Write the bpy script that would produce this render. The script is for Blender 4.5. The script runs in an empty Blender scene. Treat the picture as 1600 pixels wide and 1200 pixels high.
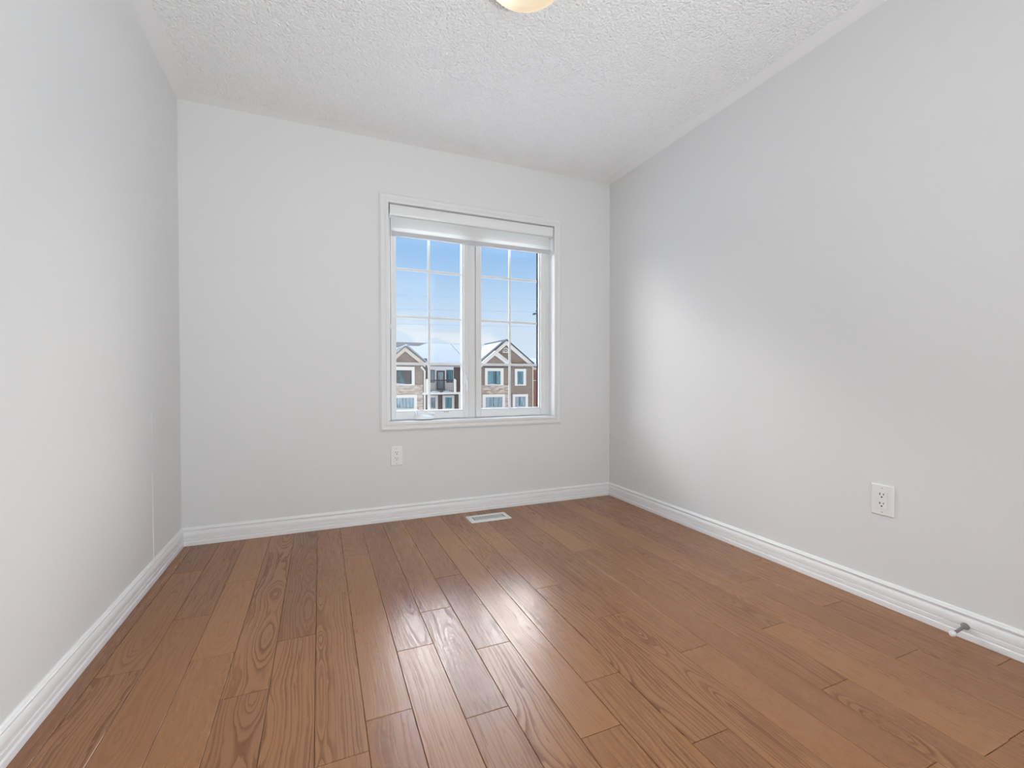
import bpy, bmesh, math, random
from mathutils import Vector, Matrix

random.seed(7)
SC = bpy.context.scene
COL = SC.collection
PI = math.pi

# ------------------------------------------------------------------ camera
RW = 2.8094            # room width (x), back wall at y = 0, camera at negative y
HC = 2.44              # ceiling height
YR = -3.25             # rear wall
F_PX, YAW, PITCH, ROLL = 706.65, 0.40164, -0.013264, -0.00056
CAM = Vector((0.70456, -2.98631, 0.92394))

cam_data = bpy.data.cameras.new('camera')
cam_data.sensor_fit = 'HORIZONTAL'
cam_data.sensor_width = 36.0
cam_data.lens = F_PX / 1600 * 36.0
cam_data.clip_start = 0.02
cam_data.clip_end = 500
cam = bpy.data.objects.new('camera', cam_data)
COL.objects.link(cam)
_fw = Vector((math.sin(YAW) * math.cos(PITCH), math.cos(YAW) * math.cos(PITCH), math.sin(PITCH)))
_r = Vector((math.cos(YAW), -math.sin(YAW), 0))
_u = _r.cross(_fw)
_r2 = _r * math.cos(ROLL) + _u * math.sin(ROLL)
_u2 = -_r * math.sin(ROLL) + _u * math.cos(ROLL)
cam.matrix_world = Matrix(((_r2.x, _u2.x, -_fw.x, CAM.x), (_r2.y, _u2.y, -_fw.y, CAM.y),
                           (_r2.z, _u2.z, -_fw.z, CAM.z), (0, 0, 0, 1)))
SC.camera = cam


def at(px, py, Y):
    """point of the facade plane y = Y behind a place of the photograph"""
    d = _fw * F_PX + _r2 * (px - 800) - _u2 * (py - 600)
    return CAM + d * ((Y - CAM.y) / d.y)


# ------------------------------------------------------------------ view
SC.view_settings.view_transform = 'Standard'
SC.view_settings.look = 'None'
SC.view_settings.exposure = 0.0
SC.view_settings.gamma = 1.0
SC.view_settings.use_curve_mapping = False
SC.cycles.max_bounces = 14
SC.cycles.diffuse_bounces = 8
SC.cycles.glossy_bounces = 4
SC.cycles.transmission_bounces = 8
SC.cycles.transparent_max_bounces = 16
SC.cycles.sample_clamp_indirect = 6.0
SC.cycles.use_denoising = True


# ------------------------------------------------------------------ node helpers
class NT:
    def __init__(self, tree):
        self.t = tree
        self.n = tree.nodes
        self.l = tree.links

    def node(self, typ, **kw):
        nd = self.n.new(typ)
        for k, v in kw.items():
            setattr(nd, k, v)
        return nd

    def put(self, sock, v):
        if isinstance(v, bpy.types.NodeSocket):
            self.l.new(v, sock)
        else:
            sock.default_value = v

    def math(self, op, a, b=None, c=None, clamp=False):
        nd = self.node('ShaderNodeMath', operation=op, use_clamp=clamp)
        self.put(nd.inputs[0], a)
        if b is not None:
            self.put(nd.inputs[1], b)
        if c is not None:
            self.put(nd.inputs[2], c)
        return nd.outputs[0]

    def mix(self, f, a, b, blend='MIX'):
        nd = self.node('ShaderNodeMix', data_type='RGBA', blend_type=blend)
        self.put(nd.inputs[0], f)
        for s, v in ((nd.inputs[6], a), (nd.inputs[7], b)):
            if isinstance(v, (tuple, list)) and len(v) == 3:
                v = (*v, 1)
            self.put(s, v)
        return nd.outputs[2]

    def noise(self, vec, scale, detail=2.0, rough=0.5, dim='3D'):
        nd = self.node('ShaderNodeTexNoise', noise_dimensions=dim)
        if vec is not None:
            self.l.new(vec, nd.inputs['Vector'])
        nd.inputs['Scale'].default_value = scale
        nd.inputs['Detail'].default_value = detail
        nd.inputs['Roughness'].default_value = rough
        return nd.outputs['Fac']

    def comb(self, x, y, z=0.0):
        nd = self.node('ShaderNodeCombineXYZ')
        for i, v in enumerate((x, y, z)):
            self.put(nd.inputs[i], v)
        return nd.outputs[0]

    def sep(self, v):
        nd = self.node('ShaderNodeSeparateXYZ')
        self.l.new(v, nd.inputs[0])
        return nd.outputs

    def smooth(self, v, lo, hi, a=0.0, b=1.0):
        nd = self.node('ShaderNodeMapRange', interpolation_type='SMOOTHSTEP')
        self.put(nd.inputs[0], v)
        for i, q in enumerate((lo, hi, a, b)):
            self.put(nd.inputs[i + 1], q)
        return nd.outputs[0]


def srgb(r, g, b):
    def f(c):
        c /= 255
        return c / 12.92 if c <= .04045 else ((c + .055) / 1.055) ** 2.4
    return (f(r), f(g), f(b))


# ------------------------------------------------------------------ sky: blue low down, an added bright cloud bank higher up, out of view
world = bpy.data.worlds.new('sky')
SC.world = world
world.use_nodes = True
w = NT(world.node_tree)
w.n.clear()
wd = w.node('ShaderNodeTexCoord').outputs['Generated']
wx, wy, wz = w.sep(wd)
elev = w.math('ARCSINE', wz)                                   # radians above the horizon
ramp = w.node('ShaderNodeValToRGB')
w.l.new(w.smooth(elev, 0.0, 0.36), ramp.inputs[0])
ramp.color_ramp.interpolation = 'LINEAR'
SKY = ((0.0, (222, 236, 251)), (0.25, (212, 231, 251)), (0.5, (190, 220, 250)), (0.8, (160, 202, 245)), (1.0, (152, 196, 244)))
cr = ramp.color_ramp
while len(cr.elements) < len(SKY):
    cr.elements.new(0.5)
for e, (pos, c) in zip(cr.elements, SKY):
    e.position = pos
    e.color = (*srgb(*c), 1)
sky_col = ramp.outputs[0]
cvec = w.comb(w.math('MULTIPLY', wx, 9.0), w.math('MULTIPLY', wy, 9.0), w.math('MULTIPLY', wz, 26.0))
cl = w.noise(cvec, 1.0, 5.0, 0.55)
low = w.smooth(elev, 0.17, 0.04)
puff = w.math('MULTIPLY', w.smooth(cl, 0.47, 0.60), low)
sky_col = w.mix(puff, sky_col, srgb(246, 249, 254))
# bright cloud bank out of view, put in to light room and floor
azf = w.math('DIVIDE', wy, w.math('SQRT', w.math('ADD', w.math('MULTIPLY', wx, wx), w.math('MULTIPLY', wy, wy))))
side = w.smooth(azf, 0.82, 0.66)                              # bank lowered at either side to light the reveal and side walls
eb = w.math('ADD', elev, w.math('MULTIPLY', side, 0.33))
bank = w.math('MULTIPLY', w.smooth(eb, 0.335, 0.42), w.smooth(azf, 0.12, 0.5))
bank = w.math('MULTIPLY', bank, w.math('ADD', w.smooth(elev, 0.62, 0.46, 0.0, 0.91), w.math('ADD', w.smooth(elev, 1.35, 1.15, 0.0, 0.09), w.math('MULTIPLY', w.smooth(elev, 0.76, 0.86), w.smooth(elev, 1.35, 1.15, 0.0, 0.26)))))
sky_col = w.mix(bank, sky_col, (1.0, 0.975, 0.95))
# sky made brighter behind the viewer's house to light the facades
back = w.math('MULTIPLY', w.smooth(wy, 0.05, -0.35), w.smooth(elev, -0.02, 0.15))
sky_col = w.mix(back, sky_col, (1.0, 0.975, 0.95))
bank_s = w.math('MULTIPLY', bank, w.math('SUBTRACT', 1.0, w.math('MULTIPLY', side, 0.63)))
strength = w.math('ADD', w.math('ADD', w.math('MULTIPLY', bank_s, 28.0), 1.0), w.math('MULTIPLY', back, 0.25))
bg = w.node('ShaderNodeBackground')
w.l.new(sky_col, bg.inputs[0])
w.l.new(strength, bg.inputs[1])
w.l.new(bg.outputs[0], w.node('ShaderNodeOutputWorld').inputs[0])


def area_light(name, loc, rot, sx, sy, power, color=(1, 1, 1)):
    L = bpy.data.lights.new(name, 'AREA')
    L.shape = 'RECTANGLE'
    L.size, L.size_y, L.energy, L.color = sx, sy, power, color
    o = bpy.data.objects.new(name, L)
    o.location, o.rotation_euler = loc, rot
    COL.objects.link(o)
    return o


# unseen fill light added low behind the camera, tilted up to brighten the room
area_light('rear_fill', (1.90, -4.20, 0.22), (PI / 2 + 1.28, 0, 0), 1.5, 0.4, 80, (0.875, 0.962, 1.0))


# ------------------------------------------------------------------ materials
MATS = {}


def material(name, color, rough=0.5, spec=0.5, metal=0.0, emit=None, emit_s=0.0):
    m = bpy.data.materials.new(name)
    m.use_nodes = True
    b = m.node_tree.nodes['Principled BSDF']
    b.inputs['Base Color'].default_value = (*color, 1)
    b.inputs['Roughness'].default_value = rough
    b.inputs['Specular IOR Level'].default_value = spec
    b.inputs['Metallic'].default_value = metal
    if emit:
        b.inputs['Emission Color'].default_value = (*emit, 1)
        b.inputs['Emission Strength'].default_value = emit_s
    MATS[name] = m
    return m


def nodes_of(m):
    t = NT(m.node_tree)
    return t, m.node_tree.nodes['Principled BSDF']


def add_bump(m, scale, strength, dist, detail=3.0):
    t, b = nodes_of(m)
    pos = t.node('ShaderNodeNewGeometry').outputs['Position']
    h = t.noise(pos, scale, detail)
    bp = t.node('ShaderNodeBump')
    bp.inputs['Strength'].default_value = strength
    bp.inputs['Distance'].default_value = dist
    t.l.new(h, bp.inputs['Height'])
    t.l.new(bp.outputs[0], b.inputs['Normal'])


M_WALL = material('wall_paint', (0.74, 0.74, 0.74), 0.6, 0.3)
add_bump(M_WALL, 260, 0.05, 0.001)
M_TRIM = material('trim_paint', (0.77, 0.77, 0.775), 0.38, 0.45)
M_BASE = material('baseboard_paint', (0.85, 0.85, 0.855), 0.4, 0.45)
M_VINYL = material('white_vinyl', (0.74, 0.74, 0.735), 0.42, 0.45)
M_PLASTIC = material('white_plastic', (0.80, 0.80, 0.80), 0.35, 0.5)
M_SLOT = material('dark_slot', (0.015, 0.015, 0.015), 0.7, 0.2)
M_SCREW = material('painted_screw', (0.55, 0.55, 0.55), 0.4, 0.5)
M_NICKEL = material('brushed_nickel', (0.33, 0.33, 0.33), 0.36, 0.5, 0.9)
M_RUBBER = material('white_rubber', (0.82, 0.81, 0.79), 0.6, 0.4)
M_BLIND = material('blind_fabric', (0.80, 0.80, 0.79), 0.85, 0.2)
M_SHEER = material('blind_band', (0.90, 0.90, 0.89), 0.8, 0.2)
for m_, c_ in ((M_BLIND, (0.80, 0.80, 0.79)), (M_SHEER, (0.86, 0.86, 0.85))):      # daylight shows through the cloth
    t = NT(m_.node_tree)
    t.n.clear()
    df, tl, mx = t.node('ShaderNodeBsdfDiffuse'), t.node('ShaderNodeBsdfTranslucent'), t.node('ShaderNodeMixShader')
    df.inputs[0].default_value = tl.inputs[0].default_value = (*c_, 1)
    mx.inputs[0].default_value = 0.28 if m_ is M_BLIND else 0.42
    t.l.new(df.outputs[0], mx.inputs[1])
    t.l.new(tl.outputs[0], mx.inputs[2])
    t.l.new(mx.outputs[0], t.node('ShaderNodeOutputMaterial').inputs[0])
M_RAIL = material('blind_rail', (0.55, 0.55, 0.56), 0.45, 0.4)
M_METALW = material('white_enamel', (0.80, 0.80, 0.79), 0.4, 0.5)
M_GASKET = material('dark_gasket', (0.012, 0.016, 0.022), 0.6, 0.1)
M_GREYMARK = material('grey_print', (0.22, 0.22, 0.22), 0.7, 0.2)

# ceiling: stippled, with a smooth border along the walls
M_CEIL = material('stippled_ceiling', (0.90, 0.90, 0.90), 0.75, 0.2)
t, b = nodes_of(M_CEIL)
pos = t.node('ShaderNodeNewGeometry').outputs['Position']
cx, cy, cz = t.sep(pos)
edge = t.math('MINIMUM', t.math('MINIMUM', cx, t.math('SUBTRACT', RW, cx)), t.math('MULTIPLY', cy, -1.0))
wob = t.math('MULTIPLY', t.math('SUBTRACT', t.noise(pos, 30, 2), 0.5), 0.03)
mask = t.smooth(t.math('ADD', edge, wob), 0.075, 0.105)
vor = t.node('ShaderNodeTexVoronoi', feature='SMOOTH_F1')
vor.inputs['Scale'].default_value = 95
t.l.new(pos, vor.inputs['Vector'])
st = t.math('ADD', t.math('MULTIPLY', t.noise(pos, 115, 3, 0.6), 1.2), t.math('MULTIPLY', vor.outputs['Distance'], -0.9))
bp = t.node('ShaderNodeBump')
bp.inputs['Strength'].default_value = 0.9
bp.inputs['Distance'].default_value = 0.0095
t.l.new(t.math('MULTIPLY', st, mask), bp.inputs['Height'])
t.l.new(t.mix(mask, (0.87, 0.87, 0.87), (0.97, 0.97, 0.97)), b.inputs['Base Color'])   # stipple lightened to offset the bump's shading, border darker
t.l.new(bp.outputs[0], b.inputs['Normal'])

# oak floor
M_FLOOR = material('oak_floor', (0.3, 0.16, 0.09), 0.3, 0.5)
t, b = nodes_of(M_FLOOR)
uvn = t.node('ShaderNodeUVMap', uv_map='grain')
u, v, _ = t.sep(uvn.outputs[0])
att = t.node('ShaderNodeVertexColor', layer_name='plank')
r1, r2, r3 = t.sep(att.outputs[0])
att2 = t.node('ShaderNodeVertexColor', layer_name='plank_b')
q1, q2, q3 = t.sep(att2.outputs[0])
wvec = t.comb(t.math('MULTIPLY', u, 10.0), t.math('MULTIPLY', v, 2.6), t.math('MULTIPLY', r1, 37.0))
warp = t.math('SUBTRACT', t.noise(wvec, 1.0, 2.0, 0.5), 0.5)
wvec2 = t.comb(t.math('MULTIPLY', u, 60.0), t.math('MULTIPLY', v, 14.0), t.math('MULTIPLY', r2, 91.0))
warp2 = t.math('SUBTRACT', t.noise(wvec2, 1.0, 3.0, 0.55), 0.5)
zl = t.math('SUBTRACT', t.noise(t.comb(0.0, t.math('MULTIPLY', v, 1.5), t.math('MULTIPLY', r2, 53.0)), 1.0, 1.0, 0.4), 0.5)
zl = t.math('MULTIPLY', zl, 0.30)
du = t.math('SUBTRACT', u, t.math('MULTIPLY', t.math('SUBTRACT', r3, 0.5), 0.20))
rad = t.math('SQRT', t.math('ADD', t.math('MULTIPLY', du, du), t.math('MULTIPLY', zl, zl)))
irr = t.math('SUBTRACT', t.noise(t.comb(t.math('MULTIPLY', rad, 38.0), t.math('MULTIPLY', r1, 61.0), t.math('MULTIPLY', r2, 23.0)), 1.0, 2.0, 0.6), 0.5)
fade = t.smooth(t.noise(t.comb(t.math('MULTIPLY', rad, 30.0), t.math('MULTIPLY', v, 1.2), t.math('MULTIPLY', r3, 77.0)), 1.0, 2.0, 0.5), 0.32, 0.66, 0.25, 1.0)
ringc = t.math('ADD', t.math('ADD', t.math('MULTIPLY', rad, 80.0), t.math('MULTIPLY', irr, 4.2)), t.math('ADD', t.math('MULTIPLY', warp, 2.3), t.math('MULTIPLY', warp2, 0.75)))
fr = t.math('FRACT', ringc)
line = t.math('MULTIPLY', t.smooth(fr, 0.0, 0.12), t.smooth(fr, 0.75, 0.12))   # sharp early wood, soft fade
lstr = t.math('MULTIPLY', t.math('MULTIPLY', t.smooth(q1, 0.05, 0.75), 0.66), fade)
pvec = t.comb(t.math('MULTIPLY', u, 620.0), t.math('MULTIPLY', v, 22.0), t.math('MULTIPLY', r1, 71.0))
pores = t.smooth(t.noise(pvec, 1.0, 2.0, 0.6), 0.52, 0.72)
pores = t.math('MULTIPLY', pores, t.math('ADD', 0.25, t.math('MULTIPLY', line, 0.75)))
blot = t.noise(t.comb(t.math('MULTIPLY', u, 14.0), t.math('MULTIPLY', v, 3.0), t.math('MULTIPLY', r2, 17.0)), 1.0, 3.0, 0.6)
base_a = t.mix(q2, srgb(149, 102, 65), srgb(164, 115, 73))
base_a = t.mix(t.math('MULTIPLY', t.smooth(q3, 0.72, 1.0), 0.45), base_a, srgb(132, 87, 60))
base_a = t.mix(t.math('MULTIPLY', blot, 0.35), base_a, srgb(140, 94, 60))
col = t.mix(t.math('MULTIPLY', line, lstr), base_a, srgb(97, 57, 33))
col = t.mix(t.math('MULTIPLY', pores, 0.40), col, srgb(88, 54, 34))
t.l.new(col, b.inputs['Base Color'])
rg = t.math('ADD', 0.215, t.math('MULTIPLY', t.noise(pvec, 0.4, 1.0), 0.08))
rg = t.math('ADD', rg, t.math('MULTIPLY', line, 0.06))
t.l.new(t.math('ADD', rg, t.math('MULTIPLY', r1, 0.05)), b.inputs['Roughness'])
t.l.new(t.math('SUBTRACT', 0.56, t.math('MULTIPLY', line, 0.22)), b.inputs['Specular IOR Level'])
bp = t.node('ShaderNodeBump')
bp.inputs['Strength'].default_value = 0.16
bp.inputs['Distance'].default_value = 0.0006
t.l.new(t.math('SUBTRACT', 1.0, t.math('ADD', t.math('MULTIPLY', pores, 0.7), t.math('MULTIPLY', line, 0.5))), bp.inputs['Height'])
t.l.new(bp.outputs[0], b.inputs['Normal'])
M_GAP = material('floor_gap', srgb(60, 36, 24), 0.8, 0.1)


def glass_mat(name, tint, refl=0.05):
    m = bpy.data.materials.new(name)
    m.use_nodes = True
    t = NT(m.node_tree)
    t.n.clear()
    tr = t.node('ShaderNodeBsdfTransparent')
    tr.inputs[0].default_value = (*tint, 1)
    gl = t.node('ShaderNodeBsdfGlossy')
    gl.inputs['Roughness'].default_value = 0.02
    fz = t.node('ShaderNodeFresnel')
    fz.inputs[0].default_value = 1.35
    mx = t.node('ShaderNodeMixShader')
    bf = t.node('ShaderNodeNewGeometry').outputs['Backfacing']
    t.l.new(t.math('MULTIPLY', fz.outputs[0], t.math('SUBTRACT', 1.0, bf)), mx.inputs[0])
    t.l.new(tr.outputs[0], mx.inputs[1])
    t.l.new(gl.outputs[0], mx.inputs[2])
    t.l.new(mx.outputs[0], t.node('ShaderNodeOutputMaterial').inputs[0])
    return m


M_GLASS = glass_mat('window_glass', (0.985, 0.99, 0.99))

# lamp bowl: alabaster-look glass lit from inside, brighter round the bulb
M_BOWL = material('lit_glass_bowl', (0.9, 0.85, 0.75), 0.25, 0.5)
t, b = nodes_of(M_BOWL)
LAMP = Vector((1.418, -1.445, HC))
BULB = LAMP + Vector((-0.075, 0.06, -0.04))
pos = t.node('ShaderNodeNewGeometry').outputs['Position']
vd = t.node('ShaderNodeVectorMath', operation='DISTANCE')
t.l.new(pos, vd.inputs[0])
vd.inputs[1].default_value = BULB
hot = t.smooth(vd.outputs['Value'], 0.105, 0.03)
t.l.new(t.mix(hot, srgb(255, 229, 186), srgb(255, 247, 224)), b.inputs['Emission Color'])
t.l.new(t.math('ADD', 0.62, t.math('MULTIPLY', hot, 0.38)), b.inputs['Emission Strength'])
b.inputs['Base Color'].default_value = (0.35, 0.31, 0.24, 1)

# outdoor materials
def brick_mat(name, c1, c2, mortar, bw=0.22, rh=0.075):
    m = material(name, c1, 0.85, 0.2)
    t, b = nodes_of(m)
    pos = t.node('ShaderNodeNewGeometry').outputs['Position']
    x, y, z = t.sep(pos)
    br = t.node('ShaderNodeTexBrick')
    br.inputs['Scale'].default_value = 1.0
    br.inputs['Brick Width'].default_value = bw
    br.inputs['Row Height'].default_value = rh
    br.inputs['Mortar Size'].default_value = 0.008
    br.inputs['Color1'].default_value = (*c1, 1)
    br.inputs['Color2'].default_value = (*c2, 1)
    br.inputs['Mortar'].default_value = (*mortar, 1)
    t.l.new(t.comb(t.math('ADD', x, y), z), br.inputs['Vector'])
    n = t.noise(pos, 1.7, 4, 0.6)
    t.l.new(t.mix(t.math('MULTIPLY', n, 0.4), br.outputs[0], c2), b.inputs['Base Color'])
    return m


M_BRICK = brick_mat('grey_brown_brick', srgb(138, 120, 108), srgb(110, 95, 86), srgb(158, 145, 135))
M_BRICKD = brick_mat('dark_grey_brick', srgb(104, 92, 87), srgb(86, 76, 73), srgb(118, 107, 102))
M_BRICKR = brick_mat('red_brown_brick', srgb(140, 92, 78), srgb(118, 72, 60), srgb(150, 120, 108))
M_STONE = brick_mat('stone_veneer', srgb(196, 182, 168), srgb(140, 122, 112), srgb(176, 168, 160), 0.42, 0.14)
M_HTRIM = material('house_trim', srgb(204, 199, 192), 0.6, 0.3)
M_HPANEL = material('house_panelling', srgb(226, 224, 222), 0.6, 0.3)
M_HCREAM = material('house_cream_board', srgb(196, 186, 166), 0.6, 0.3)
M_SHINGLE = material('grey_shingle', srgb(108, 104, 106), 0.9, 0.1)
M_SHINGLED = material('dark_shingle', srgb(70, 74, 82), 0.9, 0.1)
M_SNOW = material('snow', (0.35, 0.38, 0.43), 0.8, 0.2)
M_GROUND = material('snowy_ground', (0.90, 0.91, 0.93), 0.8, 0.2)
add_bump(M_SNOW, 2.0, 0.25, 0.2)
M_RAILING = material('black_railing', srgb(50, 52, 60), 0.5, 0.4)
M_DFRAME = material('dark_door_frame', srgb(52, 56, 66), 0.5, 0.4)
M_WIRE = material('overhead_wire', srgb(150, 170, 195), 0.7, 0.2)
M_POLE = material('lamp_post_grey', srgb(70, 80, 88), 0.6, 0.3)


def house_glass(name, ca, cb, cc, scale):
    m = material(name, ca, 0.12, 0.22)
    t, b = nodes_of(m)
    pos = t.node('ShaderNodeNewGeometry').outputs['Position']
    x, y, z = t.sep(pos)
    n = t.noise(t.comb(t.math('MULTIPLY', x, scale), t.math('MULTIPLY', z, 0.35), 0.0), 1.0, 3.0, 0.6)
    c = t.mix(t.smooth(n, 0.38, 0.52), ca, cb)
    t.l.new(t.mix(t.smooth(n, 0.56, 0.66), c, cc), b.inputs['Base Color'])
    return m


M_HG1 = house_glass('teal_window_glass', srgb(75, 108, 116), srgb(100, 137, 145), srgb(50, 68, 78), 5.0)  # teal base colour imitates sky reflected in the glass
M_HG2 = house_glass('dark_window_glass', srgb(75, 73, 72), srgb(62, 60, 60), srgb(57, 96, 106), 1.1)
M_HG3 = house_glass('curtained_window_glass', srgb(98, 122, 132), srgb(144, 160, 167), srgb(72, 95, 106), 6.0)
M_HG4 = house_glass('grey_window_glass', srgb(98, 104, 118), srgb(116, 128, 140), srgb(84, 86, 100), 4.0)


# ------------------------------------------------------------------ mesh helpers
def box(bm, x0, x1, y0, y1, z0, z1, bev=0.0):
    vs = [bm.verts.new((x, y, z)) for z in (z0, z1) for y in (y0, y1) for x in (x0, x1)]
    fs = [(0, 2, 3, 1), (4, 5, 7, 6), (0, 1, 5, 4), (2, 6, 7, 3), (0, 4, 6, 2), (1, 3, 7, 5)]
    faces = [bm.faces.new([vs[i] for i in f]) for f in fs]
    if bev:
        es = list({e for f in faces for e in f.edges})
        bmesh.ops.bevel(bm, geom=es, offset=bev, segments=2, affect='EDGES', profile=0.6)


def prism(bm, poly, axis, a, b):
    """poly: 2-D outline; axis 'x': poly=(y,z), 'y': (x,z), 'z': (x,y); from a to b"""
    def P(p, t):
        return {'x': (t, p[0], p[1]), 'y': (p[0], t, p[1]), 'z': (p[0], p[1], t)}[axis]
    A = [bm.verts.new(P(p, a)) for p in poly]
    B = [bm.verts.new(P(p, b)) for p in poly]
    bm.faces.new(A)
    bm.faces.new(list(reversed(B)))
    for i in range(len(poly)):
        j = (i + 1) % len(poly)
        bm.faces.new((A[i], B[i], B[j], A[j]))


def loft(bm, loops, closed_ring=False, cap=True):
    L = [[bm.verts.new(p) for p in lp] for lp in loops]
    n = len(L)
    for k in range(n if closed_ring else n - 1):
        A, B = L[k], L[(k + 1) % n]
        for i in range(len(A)):
            j = (i + 1) % len(A)
            bm.faces.new((A[i], A[j], B[j], B[i]))
    if cap and not closed_ring:
        bm.faces.new(list(reversed(L[0])))
        bm.faces.new(L[-1])


def tube(bm, pts, r, seg=8):
    pts = [Vector(p) for p in pts]
    loops = []
    for i, p in enumerate(pts):
        d = (pts[min(i + 1, len(pts) - 1)] - pts[max(i - 1, 0)]).normalized()
        a = d.cross(Vector((0, 0, 1)) if abs(d.z) < .9 else Vector((1, 0, 0))).normalized()
        c = d.cross(a)
        rr = r[i] if isinstance(r, (list, tuple)) else r
        loops.append([p + (a * math.cos(2 * PI * k / seg) + c * math.sin(2 * PI * k / seg)) * rr for k in range(seg)])
    loft(bm, loops)


def lathe(bm, prof, origin=(0, 0, 0), seg=32, axis='z'):
    """prof: (radius, height) from one pole to the other"""
    o = Vector(origin)

    def P(r, h, a):
        c, s = r * math.cos(a), r * math.sin(a)
        return o + {'z': Vector((c, s, h)), 'y': Vector((c, h, s)), 'x': Vector((h, c, s))}[axis]
    rings = []
    for r, h in prof:
        if r < 1e-6:
            rings.append([bm.verts.new(P(0, h, 0))])
        else:
            rings.append([bm.verts.new(P(r, h, 2 * PI * k / seg)) for k in range(seg)])
    for A, B in zip(rings, rings[1:]):
        for k in range(seg):
            j = (k + 1) % seg
            if len(A) == 1 and len(B) == 1:
                continue
            if len(A) == 1:
                bm.faces.new((A[0], B[j], B[k]))
            elif len(B) == 1:
                bm.faces.new((A[k], A[j], B[0]))
            else:
                bm.faces.new((A[k], A[j], B[j], B[k]))


WORLD_LOC = {}


def obj(name, bm, mat, parent=None, smooth=False, local=False):
    """one mesh object; meshes are drawn in room coordinates unless local"""
    me = bpy.data.meshes.new(name)
    off = WORLD_LOC.get(parent.name, Vector()) if parent else Vector()
    if not local and off.length:
        bmesh.ops.translate(bm, verts=bm.verts, vec=-off)
    bmesh.ops.recalc_face_normals(bm, faces=bm.faces)
    bm.to_mesh(me)
    bm.free()
    for m in (mat if isinstance(mat, (list, tuple)) else [mat]):
        me.materials.append(m)
    if smooth:
        for p in me.polygons:
            p.use_smooth = True
        me.set_sharp_from_angle(angle=math.radians(40))
    o = bpy.data.objects.new(name, me)
    COL.objects.link(o)
    if parent:
        o.parent = parent
    WORLD_LOC[o.name] = off if parent else Vector()
    return o


def thing(name, label, cat, loc=(0, 0, 0), group=None):
    o = bpy.data.objects.new(name, None)
    o.empty_display_size = 0.1
    o.location = loc
    COL.objects.link(o)
    WORLD_LOC[o.name] = Vector(loc)
    o['label'], o['category'] = label, cat
    if group:
        o['group'] = group
    return o


def structure(o, label, cat):
    o['kind'] = 'structure'
    o['label'], o['category'] = label, cat
    return o


def NB():
    return bmesh.new()


# ------------------------------------------------------------------ room shell
# floor: individual boards, every board running towards the window wall
PW, PX0 = 0.12555, 0.812
ROWS = {-6: [-1.217, -0.41], -5: [-0.906], -4: [-0.618], -3: [-1.475], -2: [-1.216], -1: [-0.916],
        0: [-0.505, -1.722], 1: [-1.440], 2: [-1.216, -1.819], 3: [-0.94, -1.532], 4: [-2.0], 5: [-1.82],
        6: [-1.215, -2.123], 7: [-1.525], 8: [-1.818, -0.61], 9: [-2.395, -0.91], 10: [-2.122], 11: [-1.825, -2.432],
        12: [-1.21], 13: [-1.52, -2.12], 14: [-1.807], 15: [-1.37, -2.27], -7: [-0.7, -1.6]}
PLAIN = {(-4, 0): (0.05, 0.95, 0.1), (-4, 1): (0.02, 1.0, 0.1), (-3, 0): (1.0, 0.6, 0.2), (-2, 1): (0.95, 0.5, 0.2),
         (-1, 1): (0.95, 0.55, 0.2), (0, 1): (0.12, 0.45, 0.3), (0, 2): (0.4, 0.35, 0.85), (6, 2): (0.6, 0.3, 1.0),
         (5, 1): (0.7, 0.55, 0.3), (3, 2): (0.8, 0.6, 0.2), (-5, 0): (0.85, 0.25, 0.5), (-6, 2): (0.9, 0.4, 0.6)}
fb = NB()
uvl = fb.loops.layers.uv.new('grain')
c1 = fb.loops.layers.float_color.new('plank')
c2 = fb.loops.layers.float_color.new('plank_b')
rng = random.Random(21)
Y_FAR, Y_NEAR = 0.0, -4.6
for k in range(-7, 16):
    xa, xb = PX0 + PW * k, PX0 + PW * (k + 1)
    xa, xb = max(xa, 0.0), min(xb, RW)
    ends = sorted(ROWS.get(k, []), reverse=True)
    cuts = [Y_FAR] + ends
    y = cuts[-1]
    while y > Y_NEAR:
        y -= rng.choice((0.61, 0.91, 0.91, 1.22))
        cuts.append(max(y, Y_NEAR))
    for i, (ya, yb) in enumerate(zip(cuts, cuts[1:])):
        if ya - yb < 0.02:
            continue
        g, e = 0.0006, 0.0010
        tilt_x, tilt_y = rng.uniform(-.0018, .0018), rng.uniform(-.0008, .0008)
        xm, ym = (xa + xb) / 2, (ya + yb) / 2
        dz = -0.0003

        def Z(x, y):
            return dz + (x - xm) * tilt_x + (y - ym) * tilt_y * 0.4
        quad_o = [(xa + g, yb + g), (xb - g, yb + g), (xb - g, ya - g), (xa + g, ya - g)]
        quad_i = [(xa + g + e, yb + g + e), (xb - g - e, yb + g + e), (xb - g - e, ya - g - e), (xa + g + e, ya - g - e)]
        top = [fb.verts.new((x, y, Z(x, y))) for x, y in quad_i]
        rim = [fb.verts.new((x, y, Z(x, y) - 0.0009)) for x, y in quad_o]
        bot = [fb.verts.new((x, y, -0.004)) for x, y in quad_o]
        fs = [fb.faces.new(top)]
        for a in range(4):
            bb = (a + 1) % 4
            fs.append(fb.faces.new((rim[a], rim[bb], top[bb], top[a])))
            fs.append(fb.faces.new((bot[a], bot[bb], rim[bb], rim[a])))
        ra = (rng.random(), rng.random(), rng.random(), 1)
        rb = (*PLAIN.get((k, i), (rng.random(), rng.random(), rng.random())), 1)
        off = rng.uniform(0, 40)
        for f in fs:
            for lp in f.loops:
                lp[uvl].uv = (lp.vert.co.x - xm, lp.vert.co.y + off)
                lp[c1] = ra
                lp[c2] = rb
nb_before = len(fb.faces)
box(fb, -0.1, RW + 0.1, Y_NEAR, 0.02, -0.06, -0.003)
fb.faces.ensure_lookup_table()
for f in fb.faces[nb_before:]:
    f.material_index = 1
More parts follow.
